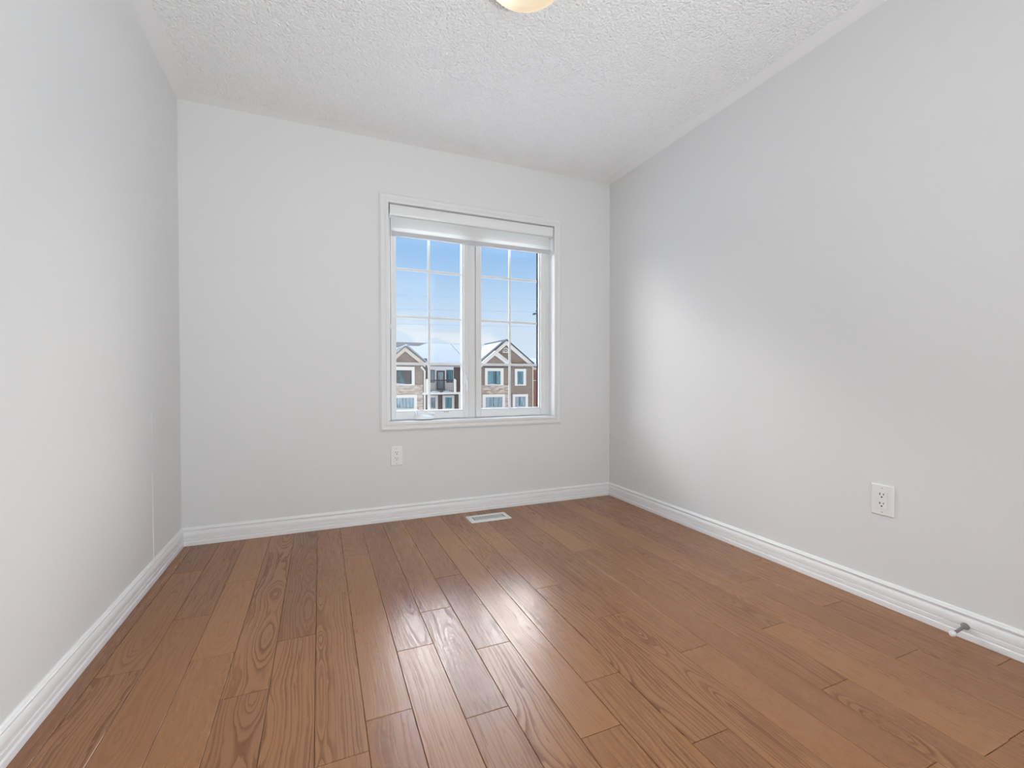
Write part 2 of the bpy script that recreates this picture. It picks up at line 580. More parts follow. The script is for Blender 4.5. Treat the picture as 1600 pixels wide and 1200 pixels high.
floor = structure(obj('floor', fb, [M_FLOOR, M_GAP]), 'brown oak plank floor running towards the window wall', 'floor')

bm = NB()
box(bm, -0.12, RW + 0.12, Y_NEAR, 0.16, HC, HC + 0.12)
structure(obj('ceiling', bm, M_CEIL), 'white stippled ceiling with a smooth border along the walls', 'ceiling')
bm = NB()
box(bm, -0.12, 0.0, YR, 0.16, -0.06, HC)
wall_left = structure(obj('wall_left', bm, M_WALL), 'pale grey painted wall on the left, without openings', 'wall')
bm = NB()
box(bm, RW, RW + 0.12, Y_NEAR, 0.16, -0.06, HC)
structure(obj('wall_right', bm, M_WALL), 'pale grey painted wall on the right, with an outlet and door stop', 'wall')

# opening in the window wall
WX0, WX1, WZ0, WZ1 = 1.113, 2.311, 0.640, 2.048
bm = NB()
T, HG = 0.16, 0.0125
for x0, x1, z0, z1 in ((0, WX0 - HG, -0.06, HC), (WX1 + HG, RW, -0.06, HC), (WX0 - HG, WX1 + HG, -0.06, WZ0 - HG), (WX0 - HG, WX1 + HG, WZ1 + HG, HC)):
    box(bm, x0, x1, 0, T, z0, z1)
structure(obj('wall_back', bm, M_WALL), 'pale grey painted wall with the white casement window', 'wall')

# rear wall, its doorway widened to shape the fill light; hall walls added beyond
bm = NB()
DX0, DX1, DZ = 0.06, 2.25, 2.42
for x0, x1, z0, z1 in ((0, DX0, 0, HC), (DX1, RW, 0, HC), (DX0, DX1, DZ, HC)):
    box(bm, x0, x1, YR - 0.1, YR, z0, z1)
structure(obj('wall_rear', bm, M_WALL), 'pale grey wall behind the camera with an opening widened for the added fill light', 'wall')
bm = NB()
box(bm, -0.12, RW + 0.12, Y_NEAR - 0.1, Y_NEAR, -0.06, HC)
box(bm, -0.12, 0.0, Y_NEAR, YR, -0.06, HC)
structure(obj('wall_hall_added', bm, M_WALL), 'unseen hall walls added behind the opening to bounce the fill light', 'wall')

# ------------------------------------------------------------------ baseboards (moulded profile, mitred in the corners)
PROF = [(0, 0), (0.0135, 0), (0.0142, 0.002), (0.0142, 0.020), (0.0136, 0.0215), (0.0092, 0.0235), (0.0092, 0.0255), (0.0118, 0.0280), (0.0122, 0.041),
        (0.0110, 0.0425), (0.0052, 0.0434), (0.0052, 0.0470), (0.0108, 0.0482), (0.0112, 0.060), (0.0104, 0.067), (0.0082, 0.0735),
        (0.0052, 0.0765), (0.0020, 0.0790), (0.0020, 0.0828), (0.0098, 0.0842), (0.0108, 0.0885), (0.0085, 0.0915), (0.0072, 0.0935),
        (0.0062, 0.0965), (0.0040, 0.0995), (0, 0.1)]


def baseboard(name, label, A, B, n, mitre_a=0, mitre_b=0):
    """from A to B along a wall whose inward normal is n; mitre: shorten by d at that end"""
    A, B, n = Vector(A), Vector(B), Vector(n)
    d = (B - A).normalized()
    bm = NB()
    loft(bm, [[A + n * q + d * (q * mitre_a) + Vector((0, 0, z)) for q, z in PROF],
              [B + n * q - d * (q * mitre_b) + Vector((0, 0, z)) for q, z in PROF]])
    return structure(obj(name, bm, M_BASE, smooth=False), label, 'baseboard')


bl = baseboard('baseboard_left', 'white moulded baseboard along the left wall', (0, YR, 0), (0, 0, 0), (1, 0, 0), 0, 1)
baseboard('baseboard_back', 'white moulded baseboard under the window', (0, 0, 0), (RW, 0, 0), (0, -1, 0), 1, 1)
baseboard('baseboard_right', 'white moulded baseboard along the right wall', (RW, 0, 0), (RW, YR, 0), (-1, 0, 0), 1, 0)
# filler smear where two lengths of the left baseboard meet
bm = NB()
box(bm, 0.0132, 0.0150, -0.462, -0.440, 0.001, 0.019, 0.0006)
box(bm, 0.0112, 0.0132, -0.468, -0.452, 0.026, 0.046, 0.0006)
obj('joint_filler', bm, M_BASE, bl)
# thin raised white line down the left wall above the joint
bm = NB()
tube(bm, [(0.0006, -0.452, 0.1), (0.0006, -0.456, 0.30), (0.0006, -0.458, 0.49)], [0.0022, 0.0018, 0.0008], 6)
tube(bm, [(0.0004, -0.459, 0.635), (0.0004, -0.458, 0.71), (0.0004, -0.457, 0.77)], [0.0006, 0.0010, 0.0010], 6)
sm = obj('raised_line', bm, M_BASE, wall_left)
sm['label'] = 'thin white line down the wall'

# ------------------------------------------------------------------ window
win = thing('window_1', 'white two-sash casement window with grille bars and moulded casing', 'window', (1.712, 0, 0.58))
win['kind'] = 'structure'
CP = [(0.000, 0.000), (0.000, 0.0125), (0.004, 0.0145), (0.016, 0.0145), (0.019, 0.0118), (0.030, 0.0105), (0.033, 0.0125),
      (0.045, 0.0135), (0.050, 0.0110), (0.055, 0.0085), (0.0575, 0.0065), (0.0575, 0)]   # (outwards, off the wall)
bm = NB()
loops = []
for sx, sz, px, pz in ((-1, -1, WX0, WZ0), (1, -1, WX1, WZ0), (1, 1, WX1, WZ1), (-1, 1, WX0, WZ1)):
    loops.append([Vector((px + sx * q, -h, pz + sz * q)) for q, h in CP])
loft(bm, loops, closed_ring=True)
obj('casing', bm, M_TRIM, win)
# jamb lining between casing and frame
JD = 0.076
bm = NB()
tj = 0.012
for x0, x1, z0, z1 in ((WX0 - tj, WX0, WZ0 - tj, WZ1 + tj), (WX1, WX1 + tj, WZ0 - tj, WZ1 + tj),
                       (WX0, WX1, WZ0 - tj, WZ0), (WX0, WX1, WZ1, WZ1 + tj)):
    box(bm, x0 + (0.0008 if x0 < WX0 else 0), x1, -0.001, JD + 0.07, z0, z1)
obj('jamb', bm, M_BASE, win)  # paler than the casing, adding the daylit reveal's brightness to the colour


def rect_frame(bm, x0, x1, z0, z1, w, y0, y1, bev=0.0):
    """w = (left, right, bottom, top) widths"""
    l, r, bo, to = w
    box(bm, x0, x0 + l, y0, y1, z0, z1, bev)
    box(bm, x1 - r, x1, y0, y1, z0, z1, bev)
    box(bm, x0 + l, x1 - r, y0, y1, z0, z0 + bo, bev)
    box(bm, x0 + l, x1 - r, y0, y1, z1 - to, z1, bev)


FZ0, FZ1 = WZ0, WZ1
MC = 1.6985                                                 # centre of the mullion
bm = NB()
rect_frame(bm, WX0, WX1, FZ0, FZ1, (0.022, 0.030, 0.006, 0.022), JD, JD + 0.07, 0.0015)
obj('frame', bm, M_VINYL, win)
bm = NB()
box(bm, MC - 0.024, MC + 0.024, JD + 0.003, JD + 0.07, FZ0 + 0.006, FZ1 - 0.022, 0.0015)
obj('mullion', bm, M_VINYL, win)


def sash(gx0, gx1, ox0, ox1, grille_x, right):
    """gx: visible glass; ox: outside of the sash"""
    gz0, gz1 = 0.704, 1.975
    bm = NB()
    rect_frame(bm, ox0, ox1, FZ0 + 0.007, FZ1 - 0.024, (gx0 - 0.009 - ox0, ox1 - gx1 - 0.009, gz0 - 0.009 - FZ0 - 0.007, FZ1 - 0.024 - gz1 - 0.009),
               JD - 0.004, JD + 0.055, 0.0025)
    s = obj('sash', bm, M_VINYL, win)
    bm = NB()
    rect_frame(bm, gx0 - 0.0085, gx1 + 0.0085, gz0 - 0.0085, gz1 + 0.0085, (0.0085,) * 4, JD + 0.010, JD + 0.030, 0.0015)
    obj('glazing_bead', bm, M_VINYL, s)
    bm = NB()
    box(bm, gx0 - 0.004, gx1 + 0.004, JD + 0.030, JD + 0.034, gz0 - 0.004, gz1 + 0.004)
    obj('pane', bm, M_GLASS, s)
    bm = NB()
    box(bm, gx0 - 0.004, gx1 + 0.004, JD + 0.047, JD + 0.051, gz0 - 0.004, gz1 + 0.004)
    obj('pane', bm, M_GLASS, s)
    # grille between the panes: one upright bar, three cross bars
    bm = NB()
    hb = 0.0085
    box(bm, grille_x - hb, grille_x + hb, JD + 0.0375, JD + 0.0435, gz0, gz1, 0.0012)
    for zz in (1.021, 1.338, 1.657):
        box(bm, gx0, grille_x - hb, JD + 0.0375, JD + 0.0435, zz - hb, zz + hb, 0.0012)
        box(bm, grille_x + hb, gx1, JD + 0.0375, JD + 0.0435, zz - hb, zz + hb, 0.0012)
    obj('grille', bm, M_VINYL, s)
    bm = NB()
    rect_frame(bm, gx0 - 0.004, gx1 + 0.004, gz0 - 0.004, gz1 + 0.004, (0.006, 0.0085 if right else 0.006, 0.004, 0.006), JD + 0.0345, JD + 0.0465)
    g = obj('spacer', bm, M_GASKET if right else M_VINYL, s)
    if right:
        g['label'] = 'dark spacer strip round the right pane'
    return s


sash_l = sash(1.1735, 1.628, WX0 + 0.024, MC - 0.026, 1.3995, False)
sash_r = sash(1.7705, 2.231, MC + 0.026, WX1 - 0.032, 2.0035, True)

# folding crank operator on the bottom rail of the left sash
cx0 = 1.300
cr_root_y = JD - 0.004
bm = NB()
loops = []
for x, h, dp in ((1.290, 0.014, 0.014), (1.295, 0.026, 0.028), (1.308, 0.032, 0.036), (1.345, 0.030, 0.037), (1.385, 0.024, 0.034), (1.410, 0.018, 0.024), (1.418, 0.010, 0.012)):
    zb = 0.6475
    loops.append([(x, cr_root_y, zb), (x, cr_root_y - dp, zb), (x, cr_root_y - dp, zb + h * 0.55), (x, cr_root_y - dp * 0.6, zb + h), (x, cr_root_y, zb + h)])
loft(bm, loops)
crank = obj('crank_housing', bm, M_PLASTIC, win, smooth=True)
bm = NB()
loft(bm, [[(1.294, cr_root_y, .674), (1.312, cr_root_y, .674), (1.312, cr_root_y - .030, .674), (1.294, cr_root_y - .030, .674)],
          [(1.298, cr_root_y, .712), (1.310, cr_root_y, .712), (1.310, cr_root_y - .016, .712), (1.298, cr_root_y - .016, .712)]])
tube(bm, [(1.306, cr_root_y - .026, .678), (1.309, cr_root_y - .029, .700), (1.318, cr_root_y - .032, .7075), (1.338, cr_root_y - .034, .706),
          (1.358, cr_root_y - .035, .698), (1.375, cr_root_y - .036, .688), (1.388, cr_root_y - .037, .681), (1.396, cr_root_y - .038, .684), (1.406, cr_root_y - .038, .686)],
     [.0045, .0048, .005, .005, .005, .0048, .0045, .0042, .0042], 10)
obj('crank_arm', bm, M_PLASTIC, crank, smooth=True)
bm = NB()
lathe(bm, [(0, 0), (.005, .001), (.0075, .006), (.0078, .014), (.006, .020), (0, .022)], (1.398, cr_root_y - .038, .6825), 14, 'x')
obj('crank_knob', bm, M_PLASTIC, crank, smooth=True)
# lock lever on the left side of the mullion
lx = 1.6565
bm = NB()
loft(bm, [[(lx + .0125 * sx * k1, JD - .004 - dd, 0.914 + .036 * sz * k1) for sx, sz in
           ((-1, -.75), (-.6, -1), (.6, -1), (1, -.75), (1, .75), (.6, 1), (-.6, 1), (-1, .75))] for k1, dd in ((1, 0), (1, .006), (.7, .011))])
lock = obj('lock_plate', bm, M_VINYL, win, smooth=True)
bm = NB()
tube(bm, [(lx - .001, JD - .012, .918), (lx - .001, JD - .024, .908), (lx - .001, JD - .028, .880), (lx - .001, JD - .026, .832)], [.007, .008, .0075, .0065], 10)
obj('lock_lever', bm, M_VINYL, lock, smooth=True)
# small print on the bottom rail of the left sash
bm = NB()
x = 1.4925
for wd, ht in ((.007, .006), (.0016, .007), (.004, .0065), (.0045, .0065), (.005, .007)):
    box(bm, x, x + wd, JD - .0047, JD - .0038, .6905 - ht / 2, .6905 + ht / 2)
    x += wd + .0026
o = obj('printed_mark', bm, M_GREYMARK, sash_l)
o['label'] = 'tiny grey print on the bottom rail'

# ------------------------------------------------------------------ zebra blind, rolled up in the head of the opening
bl_t = thing('roller_blind', 'white roller blind drawn up at the top of the casement window', 'blind', (1.715, 0.03, 1.98))
bm = NB()
CZ0, CZ1 = 1.9735, 2.0435
sec = [(0.062, CZ1), (0.008, CZ1), (0.004, CZ1 - .004), (0.002, CZ1 - .020), (0.003, CZ0 + .012), (0.007, CZ0 + .002), (0.012, CZ0), (0.062, CZ0)]
prism(bm, sec, 'x', 1.1235, 2.3075)
obj('cassette', bm, M_PLASTIC, bl_t)
bm = NB()
box(bm, 1.1345, 2.287, 0.0285, 0.0305, 1.905, CZ0 + .004)
obj('fabric', bm, M_BLIND, bl_t)
bm = NB()
box(bm, 1.1345, 2.287, 0.0265, 0.0305, 1.876, 1.905, 0.0005)
o = obj('sheer_band', bm, M_SHEER, bl_t)
o['label'] = 'brighter band along the bottom of the fabric'
bm = NB()
sec = [(0.016, 1.872), (0.019, 1.876), (0.040, 1.876), (0.044, 1.872), (0.044, 1.851), (0.040, 1.848), (0.019, 1.848), (0.016, 1.851)]
prism(bm, sec, 'x', 1.1275, 2.292)
obj('bottom_rail', bm, M_RAIL, bl_t)
# bead chain loop with its joiner, left side
chain_y = 0.016
bm = NB()
tube(bm, [(1.1210, chain_y - .004, 1.985), (1.1210, chain_y - .004, 1.27)], 0.0020, 8)
tube(bm, [(1.1310, chain_y - .006, 1.985), (1.1310, chain_y - .006, 1.262)], 0.0022, 8)
pts = [(1.1260 + .005 * math.cos(a), chain_y - .005, 1.265 - .010 * math.sin(a)) for a in [PI * k / 8 for k in range(9)]]
tube(bm, pts, 0.0020, 8)
chain = obj('bead_chain', bm, M_BASE, bl_t, smooth=True)
bm = NB()
lathe(bm, [(0, 1.240), (.0035, 1.241), (.0042, 1.246), (.0042, 1.268), (.003, 1.274), (0, 1.275)], (1.1250, chain_y - .006, 0), 12)
obj('chain_joiner', bm, M_PLASTIC, chain, smooth=True)


# ------------------------------------------------------------------ outlets (drawn facing -y, plate back on y = 0)
def make_outlet(label, plate_w, plate_h, loc, rz):
    r = thing('electrical_outlet', label, 'outlet', loc, 'duplex outlets on the walls')
    r.rotation_euler = (0, 0, rz)
    a, c = plate_w / 2, plate_h / 2
    bm = NB()
    loft(bm, [[(-a, 0, -c), (a, 0, -c), (a, 0, c), (-a, 0, c)],
              [(-a, -.0035, -c), (a, -.0035, -c), (a, -.0035, c), (-a, -.0035, c)],
              [(-a + .0035, -.0065, -c + .0035), (a - .0035, -.0065, -c + .0035), (a - .0035, -.0065, c - .0035), (-a + .0035, -.0065, c - .0035)]])
    obj('cover_plate', bm, M_PLASTIC, r, local=True)
    bm = NB()
    box(bm, -.0185, .0185, -.0088, -.0060, -.0345, .0345, .001)
    rc = obj('receptacle', bm, M_PLASTIC, r, local=True)
    bm = NB()
    for s in (1, -1):
        zc = .0185 * s
        box(bm, -.0080, -.0052, -.0092, -.0078, zc + .0015, zc + .0105)
        box(bm, .0052, .0077, -.0092, -.0078, zc + .0025, zc + .0095)
        lathe(bm, [(0, -.0092), (.0030, -.0092), (.0030, -.0078), (0, -.0078)], (0, 0, zc - .0055), 12, 'y')
    obj('socket_holes', bm, M_SLOT, rc, local=True)
    for s in (1, -1):
        bm = NB()
        lathe(bm, [(0, -.0076), (.0022, -.0074), (.0030, -.0066), (.0030, -.0055), (0, -.0055)], (0, 0, .0485 * s), 12, 'y')
        obj('screw', bm, M_SCREW, r, smooth=True, local=True)
    return r


make_outlet('white duplex outlet low on the wall under the window', 0.076, 0.124, (1.1595, 0, 0.4195), 0)
make_outlet('white duplex outlet on the blank right wall above the baseboard', 0.080, 0.124, (RW, -1.889, 0.4270), -PI / 2)

# ------------------------------------------------------------------ floor register
VX0, VX1, VY0, VY1 = 1.586, 1.864, -0.254, -0.114
reg = thing('floor_register', 'white slotted floor register in the oak floor below the window', 'vent', ((VX0 + VX1) / 2, (VY0 + VY1) / 2, 0))
bm = NB()
ix0, ix1, iy0, iy1 = VX0 + .034, VX1 - .030, VY0 + .036, VY1 - .032
zt = 0.0055


def ring(o, i, bm):
    A = [bm.verts.new(p) for p in o]
    B = [bm.verts.new(p) for p in i]
    for k in range(4):
        j = (k + 1) % 4
        bm.faces.new((A[k], A[j], B[j], B[k]))


def rect(x0, x1, y0, y1, z):
    return [(x0, y0, z), (x1, y0, z), (x1, y1, z), (x0, y1, z)]


loft(bm, [rect(VX0, VX1, VY0, VY1, 0.0), rect(VX0, VX1, VY0, VY1, .0025), rect(VX0 + .005, VX1 - .005, VY0 + .005, VY1 - .005, zt),
          rect(ix0, ix1, iy0, iy1, zt), rect(ix0, ix1, iy0, iy1, 0.0)], closed_ring=True)
obj('face_frame', bm, M_METALW, reg)
bm = NB()
n_s = 17
pitch = (ix1 - ix0) / n_s
for k in range(1, n_s):
    xx = ix0 + pitch * k
    box(bm, xx - pitch * .25, xx + pitch * .25, iy0 - .001, iy1 + .001, .0012, zt - .0004)
obj('louvre_bars', bm, M_METALW, reg)
bm = NB()
box(bm, ix0, ix1, iy0, iy1, .0003, .0010)  # dark sheet stands in for the shaded duct below
o = obj('duct_shade', bm, M_GASKET, reg)
o['label'] = 'dark sheet for the shade below the slots'

# ------------------------------------------------------------------ door stop on the right baseboard
DY, DZs = -2.152, 0.0455
ds = thing('door_stop', 'grey metal door stop with white tip on the right baseboard', 'door stop', (RW - 0.010, DY, DZs))
bm = NB()
X0 = RW - 0.009
ds.rotation_euler = (0, -0.09, 0)
lathe(bm, [(0, 0), (.0125, 0), (.0125, -.002), (.0115, -.005), (.0078, -.012), (.0058, -.017), (.0052, -.020), (.0052, -.078), (0, -.078)], (X0, DY, DZs), 24, 'x')
obj('post', bm, M_NICKEL, ds, smooth=True)
bm = NB()
lathe(bm, [(0, -.076), (.0062, -.076), (.0092, -.079), (.0098, -.084), (.0090, -.090), (.0060, -.094), (0, -.095)], (X0, DY, DZs), 20, 'x')
o = obj('rubber_tip', bm, M_RUBBER, ds, smooth=True)
o['label'] = 'white rubber tip'

# ------------------------------------------------------------------ ceiling lamp
lamp = thing('ceiling_light', 'flush round ceiling light with a warm lit glass bowl', 'light', LAMP)
bm = NB()
lathe(bm, [(0, HC), (.135, HC), (.140, HC - .004), (.138, HC - .022), (0, HC - .022)], (LAMP.x, LAMP.y, 0), 48)
obj('pan', bm, M_METALW, lamp, smooth=True)
bm = NB()
R, D0, ZT = 0.150, 0.075, HC - .020
prof = [(R * math.sin(a), ZT - D0 * math.cos(a)) for a in [PI / 2 * k / 14 for k in range(15)]]
prof[0] = (0, ZT - D0)
prof += [(R - .004, ZT + .001), (R - .02, ZT + .0005), (0, ZT + .0005)]
lathe(bm, prof, (LAMP.x, LAMP.y, 0), 64)
obj('glass_bowl', bm, M_BOWL, lamp, smooth=True)
for ang in (98, 218, 338):
    a = math.radians(ang)
    bm = NB()
    ca, sa = math.cos(a), math.sin(a)

    def Q(r, tt, z):
        return (LAMP.x + ca * r - sa * tt, LAMP.y + sa * r + ca * tt, z)
    loft(bm, [[Q(R - .004, -.009, HC - .022), Q(R + .008, -.009, HC - .022), Q(R + .008, .009, HC - .022), Q(R - .004, .009, HC - .022)],
              [Q(R - .004, -.009, HC - .038), Q(R + .008, -.009, HC - .038), Q(R + .008, .009, HC - .038), Q(R - .004, .009, HC - .038)]])
    obj('clip', bm, M_NICKEL, lamp)

# ------------------------------------------------------------------ across the street
GZ = -6.2
YF = 40.0              # facade of the houses
bm = NB()
box(bm, -60, 110, 2.0, 120, GZ - 0.3, GZ)
structure(obj('ground', bm, M_GROUND), 'snow covered ground outside', 'ground')


def X(px, Y=YF):
    return at(px, 590, Y).x


def Z(py, px=720, Y=YF):
    return at(px, py, Y).z


def facade_window(house, mat, tr, gl, Y, bars=()):
    """tr / gl: (px0, px1, py0, py1) outside of the trim and the glass, photo places on plane Y"""
    x0, x1 = X(tr[0], Y), X(tr[1], Y)
    z1, z0 = Z(tr[2], tr[0], Y), Z(tr[3], tr[0], Y)
    g0, g1 = X(gl[0], Y), X(gl[1], Y)
    h1, h0 = Z(gl[2], gl[0], Y), Z(gl[3], gl[0], Y)
    bm = NB()
    rect_frame(bm, x0, x1, z0, z1, (g0 - x0, x1 - g1, h0 - z0, z1 - h1), Y - 0.14, Y + 0.02)
    fr = obj('window', bm, M_HTRIM, house)
    bm = NB()
    box(bm, g0, g1, Y - 0.05, Y + 0.01, h0, h1)
    obj('pane', bm, mat, fr)
    for q in bars:
        bm = NB()
        box(bm, X(q[0], Y), X(q[1], Y), Y - 0.08, Y - 0.05, h0, h1)
        obj('sash_bar', bm, M_DFRAME, fr)
    bm = NB()                                                # snow lying on the sill
    xs0, xs1 = g0 + .1, g1 - .1
    loft(bm, [[(xx, Y - .16, h0 - .03), (xx, Y - .05, h0 - .03), (xx, Y - .05, h0 - .03 + hh), (xx, Y - .12, h0 - .03 + hh)]
              for xx, hh in ((xs0, .02), (xs0 * .7 + xs1 * .3, .13), (xs0 * .45 + xs1 * .55, .09), (xs1, .02))])
    obj('sill_snow', bm, M_SNOW, fr)
    return fr


def gable(house, apex, left, right, Y0, Y1, th, roof_mat, trim_mat, inner_mat, inner=True):
    """front gable: apex/left/right are (x, z); roof runs back from Y0 to Y1; th = vertical board height"""
    (ax, az), (lx_, lz), (rx_, rz) = apex, left, right
    # barge boards
    bm = NB()
    for (ex, ez) in ((lx_, lz), (rx_, rz)):
        prism(bm, [(ax, az), (ex, ez), (ex, ez - th), (ax, az - th)], 'y', Y0 - .18, Y0 - .04)
    obj('barge_board', bm, trim_mat, house)
    bm = NB()
    for (ex, ez) in ((lx_, lz), (rx_, rz)):
        prism(bm, [(ax, az + .10), (ex, ez + .10), (ex, ez - .02), (ax, az - .02)], 'y', Y0 - .30, Y1)
    obj('roof', bm, roof_mat, house)
    if inner:
        bm = NB()
        prism(bm, [(ax, az - .12), (lx_, lz - .12), (rx_, rz - .12)], 'y', Y0, Y0 + .3)
        obj('gable_wall', bm, inner_mat, house)


def wall_part(house, name, mat, px0, px1, z0, z1, Y, depth):
    bm = NB()
    box(bm, X(px0, Y), X(px1, Y), Y, Y + depth, z0, z1)
    return obj(name, bm, mat, house)


EAVE = Z(569.5)
XS = X(728.5)                                              # party wall between the two townhouses
RIDGE_Y = YF + 6.0

# --- left townhouse with the balcony
ha = thing('townhouse', 'brick townhouse with a balcony and snowy roof seen through the left sash', 'house', (X(650), YF, GZ), 'townhouses across the street')
YA = YF - 0.6
wall_part(ha, 'front_wall', M_BRICK, 560, 661, GZ, Z(569.5, 640, YA), YA, 8)
bm = NB()
box(bm, X(560, YA), X(660.5, YA), YA - 0.10, YA, GZ, Z(601.5, 640, YA))
obj('stone_veneer', bm, M_STONE, ha)
bm = NB()
box(bm, X(661), XS - .03, YF + .8, YF + 7.8, GZ, EAVE)
obj('balcony_wall', bm, M_BRICKD, ha)
facade_window(ha, M_HG2, (600, 647.4, 572.6, 602.3), (605, 643, 578.3, 600.2), YA)
facade_window(ha, M_HG3, (600, 651, 617.3, 642), (606, 646.5, 622, 639), YA - 0.1)
# eaves fascia
bm = NB()
box(bm, X(560, YA), X(667, YA), YA - .30, YA, Z(570.6, 640, YA), Z(567, 640, YA))
box(bm, X(667, YF), XS - .03, YF - .1, YF + .8, Z(573, 690), Z(569.6, 690))
obj('eaves_board', bm, M_HTRIM, ha)
gable(ha, (X(632.8, YA), Z(541.8, 633, YA)), (X(604, YA), Z(566.5, 610, YA)), (X(664, YA), Z(567.0, 660, YA)), YA, YF + 5.5, .42, M_SHINGLE, M_HCREAM, M_BRICK)
# main roof with its snow
zr = Z(536.5, 690, RIDGE_Y)
bm = NB()
prism(bm, [(YF - .15, EAVE), (RIDGE_Y, zr), (RIDGE_Y + 6, EAVE), (RIDGE_Y + 6, EAVE - .2), (RIDGE_Y, zr - .2), (YF - .15, EAVE - .2)], 'x', X(560), XS - .03)
obj('main_roof', bm, M_SHINGLE, ha)


def roof_snow(house, x0, x1, prof_top, zr, n=60, seed=1):
    """snow lying on the street side of the main roof; prof_top(x) = share of the slope that it covers"""
    bm = NB()
    loops = []
    for i in range(n + 1):
        x = x0 + (x1 - x0) * i / n
        s = prof_top(x)
        ya, yb = YF - .22, YF - .15 + (RIDGE_Y - YF + .15) * s
        za, zb = EAVE + .0, EAVE + (zr - EAVE) * s
        loops.append([(x, ya, za), (x, yb, zb), (x, yb - .03, zb + .05), (x, (ya + yb) / 2, (za + zb) / 2 + .16), (x, ya + .02, za + .15)])
    loft(bm, loops)
    return obj('roof_snow', bm, M_SNOW, house, smooth=True)


xa_, xb_ = X(619, RIDGE_Y), X(668, RIDGE_Y)


def snow_left(x):
    if x < X(629, RIDGE_Y):
        return 0.70
    if x < xb_:
        k = max(0.0, min(1.0, (xb_ - x) / (xb_ - xa_) * 3))
        return 0.965 - 0.16 * k + .012 * math.sin(x * 3)
    return 0.965 + .006 * math.sin(x * 5)


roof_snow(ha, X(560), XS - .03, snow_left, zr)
# snow on the gable roof
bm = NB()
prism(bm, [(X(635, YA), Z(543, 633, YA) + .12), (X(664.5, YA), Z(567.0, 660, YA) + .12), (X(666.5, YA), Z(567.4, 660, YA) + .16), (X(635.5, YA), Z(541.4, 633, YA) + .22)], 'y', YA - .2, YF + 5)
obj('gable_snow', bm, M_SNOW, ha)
# roof vent
bm = NB()
p = at(664.4, 562.2, YF + .2)
loft(bm, [[(p.x - .16, p.y - .2, p.z - .25), (p.x + .16, p.y - .2, p.z - .25), (p.x + .16, p.y + .3, p.z - .1), (p.x - .16, p.y + .3, p.z - .1)],
          [(p.x - .12, p.y - .2, p.z + .13), (p.x + .12, p.y - .2, p.z + .13), (p.x + .12, p.y + .2, p.z + .13), (p.x - .12, p.y + .2, p.z + .13)]])
obj('roof_vent', bm, M_SHINGLED, ha)
# downspout
bm = NB()
tube(bm, [at(658, 573, YA - .15), at(661.5, 577, YA - .2), at(663.5, 580, YA - .1), at(663.5, 640, YA - .1)], .09, 8)
obj('downspout', bm, M_HTRIM, ha)
bm = NB()
tube(bm, [at(717.6, 612, YF - .3), at(717.8, 645, YF - .3)], .08, 8)
obj('downspout', bm, M_HTRIM, ha)
# balcony: panelled wall, door, side windows
YB = YF + 0.8
bm = NB()
box(bm, X(669, YB), X(708.3, YB), YB - .12, YB, Z(613, 690, YB), Z(573, 690, YB))
obj('panelled_wall', bm, M_HPANEL, ha)
for x0, x1, y0, y1, m in ((671, 678, 579, 597, M_HG4), (697.6, 706.6, 579, 597, M_HG1)):
    bm = NB()
    rect_frame(bm, X(x0 - .8, YB), X(x1 + .8, YB), Z(y1 + .8, 690, YB), Z(y0 - .8, 690, YB), (.06,) * 4, YB - .18, YB - .1)
    f = obj('window', bm, M_DFRAME, ha)
    bm = NB()
    box(bm, X(x0, YB), X(x1, YB), YB - .16, YB - .1, Z(y1, 690, YB), Z(y0, 690, YB))
    obj('pane', bm, m, f)
bm = NB()
rect_frame(bm, X(681.6, YB), X(694.3, YB), Z(609, 690, YB), Z(579.3, 690, YB), (.13, .13, .1, .12), YB - .2, YB - .1)
dr = obj('door', bm, M_DFRAME, ha)
dr['label'] = 'dark framed glass balcony door'
bm = NB()
box(bm, X(683, YB), X(692.8, YB), YB - .17, YB - .1, Z(608, 690, YB), Z(580.5, 690, YB))
obj('pane', bm, M_HG3, dr)
# slab, rails, pickets, posts
YS = YF - 0.9
bm = NB()
box(bm, X(660.5, YS), X(719.3, YS), YS, YB, Z(616.3, 690, YS), Z(613.3, 690, YS))
obj('balcony_slab', bm, M_HTRIM, ha)
zt_, zb_ = Z(593.3, 690, YS), Z(611.5, 690, YS)
rx0, rx1 = X(667, YS), X(709, YS)
bm = NB()
box(bm, rx0, rx1, YS + .08, YS + .14, zt_ - .11, zt_)
box(bm, rx0, rx1, YS + .08, YS + .14, zb_, zb_ + .05)
n_p = 27
for k in range(n_p + 1):
    xx = rx0 + (rx1 - rx0) * k / n_p
    box(bm, xx - .015, xx + .015, YS + .10, YS + .13, zb_ + .05, zt_ - .11)
obj('railing', bm, M_RAILING, ha)
for pxp in (667.5, 711):
    xx = X(pxp, YS)
    bm = NB()
    box(bm, xx - .13, xx + .13, YS + .02, YS + .28, Z(613.3, 690, YS), Z(594.5, 690, YS))
    loft(bm, [[(xx - .16, YS - .01, Z(594.5, 690, YS)), (xx + .16, YS - .01, Z(594.5, 690, YS)), (xx + .16, YS + .31, Z(594.5, 690, YS)), (xx - .16, YS + .31, Z(594.5, 690, YS))],
              [(xx - .02, YS + .13, Z(591.7, 690, YS)), (xx + .02, YS + .13, Z(591.7, 690, YS)), (xx + .02, YS + .17, Z(591.7, 690, YS)), (xx - .02, YS + .17, Z(591.7, 690, YS))]])
    obj('railing_post', bm, M_HTRIM, ha)
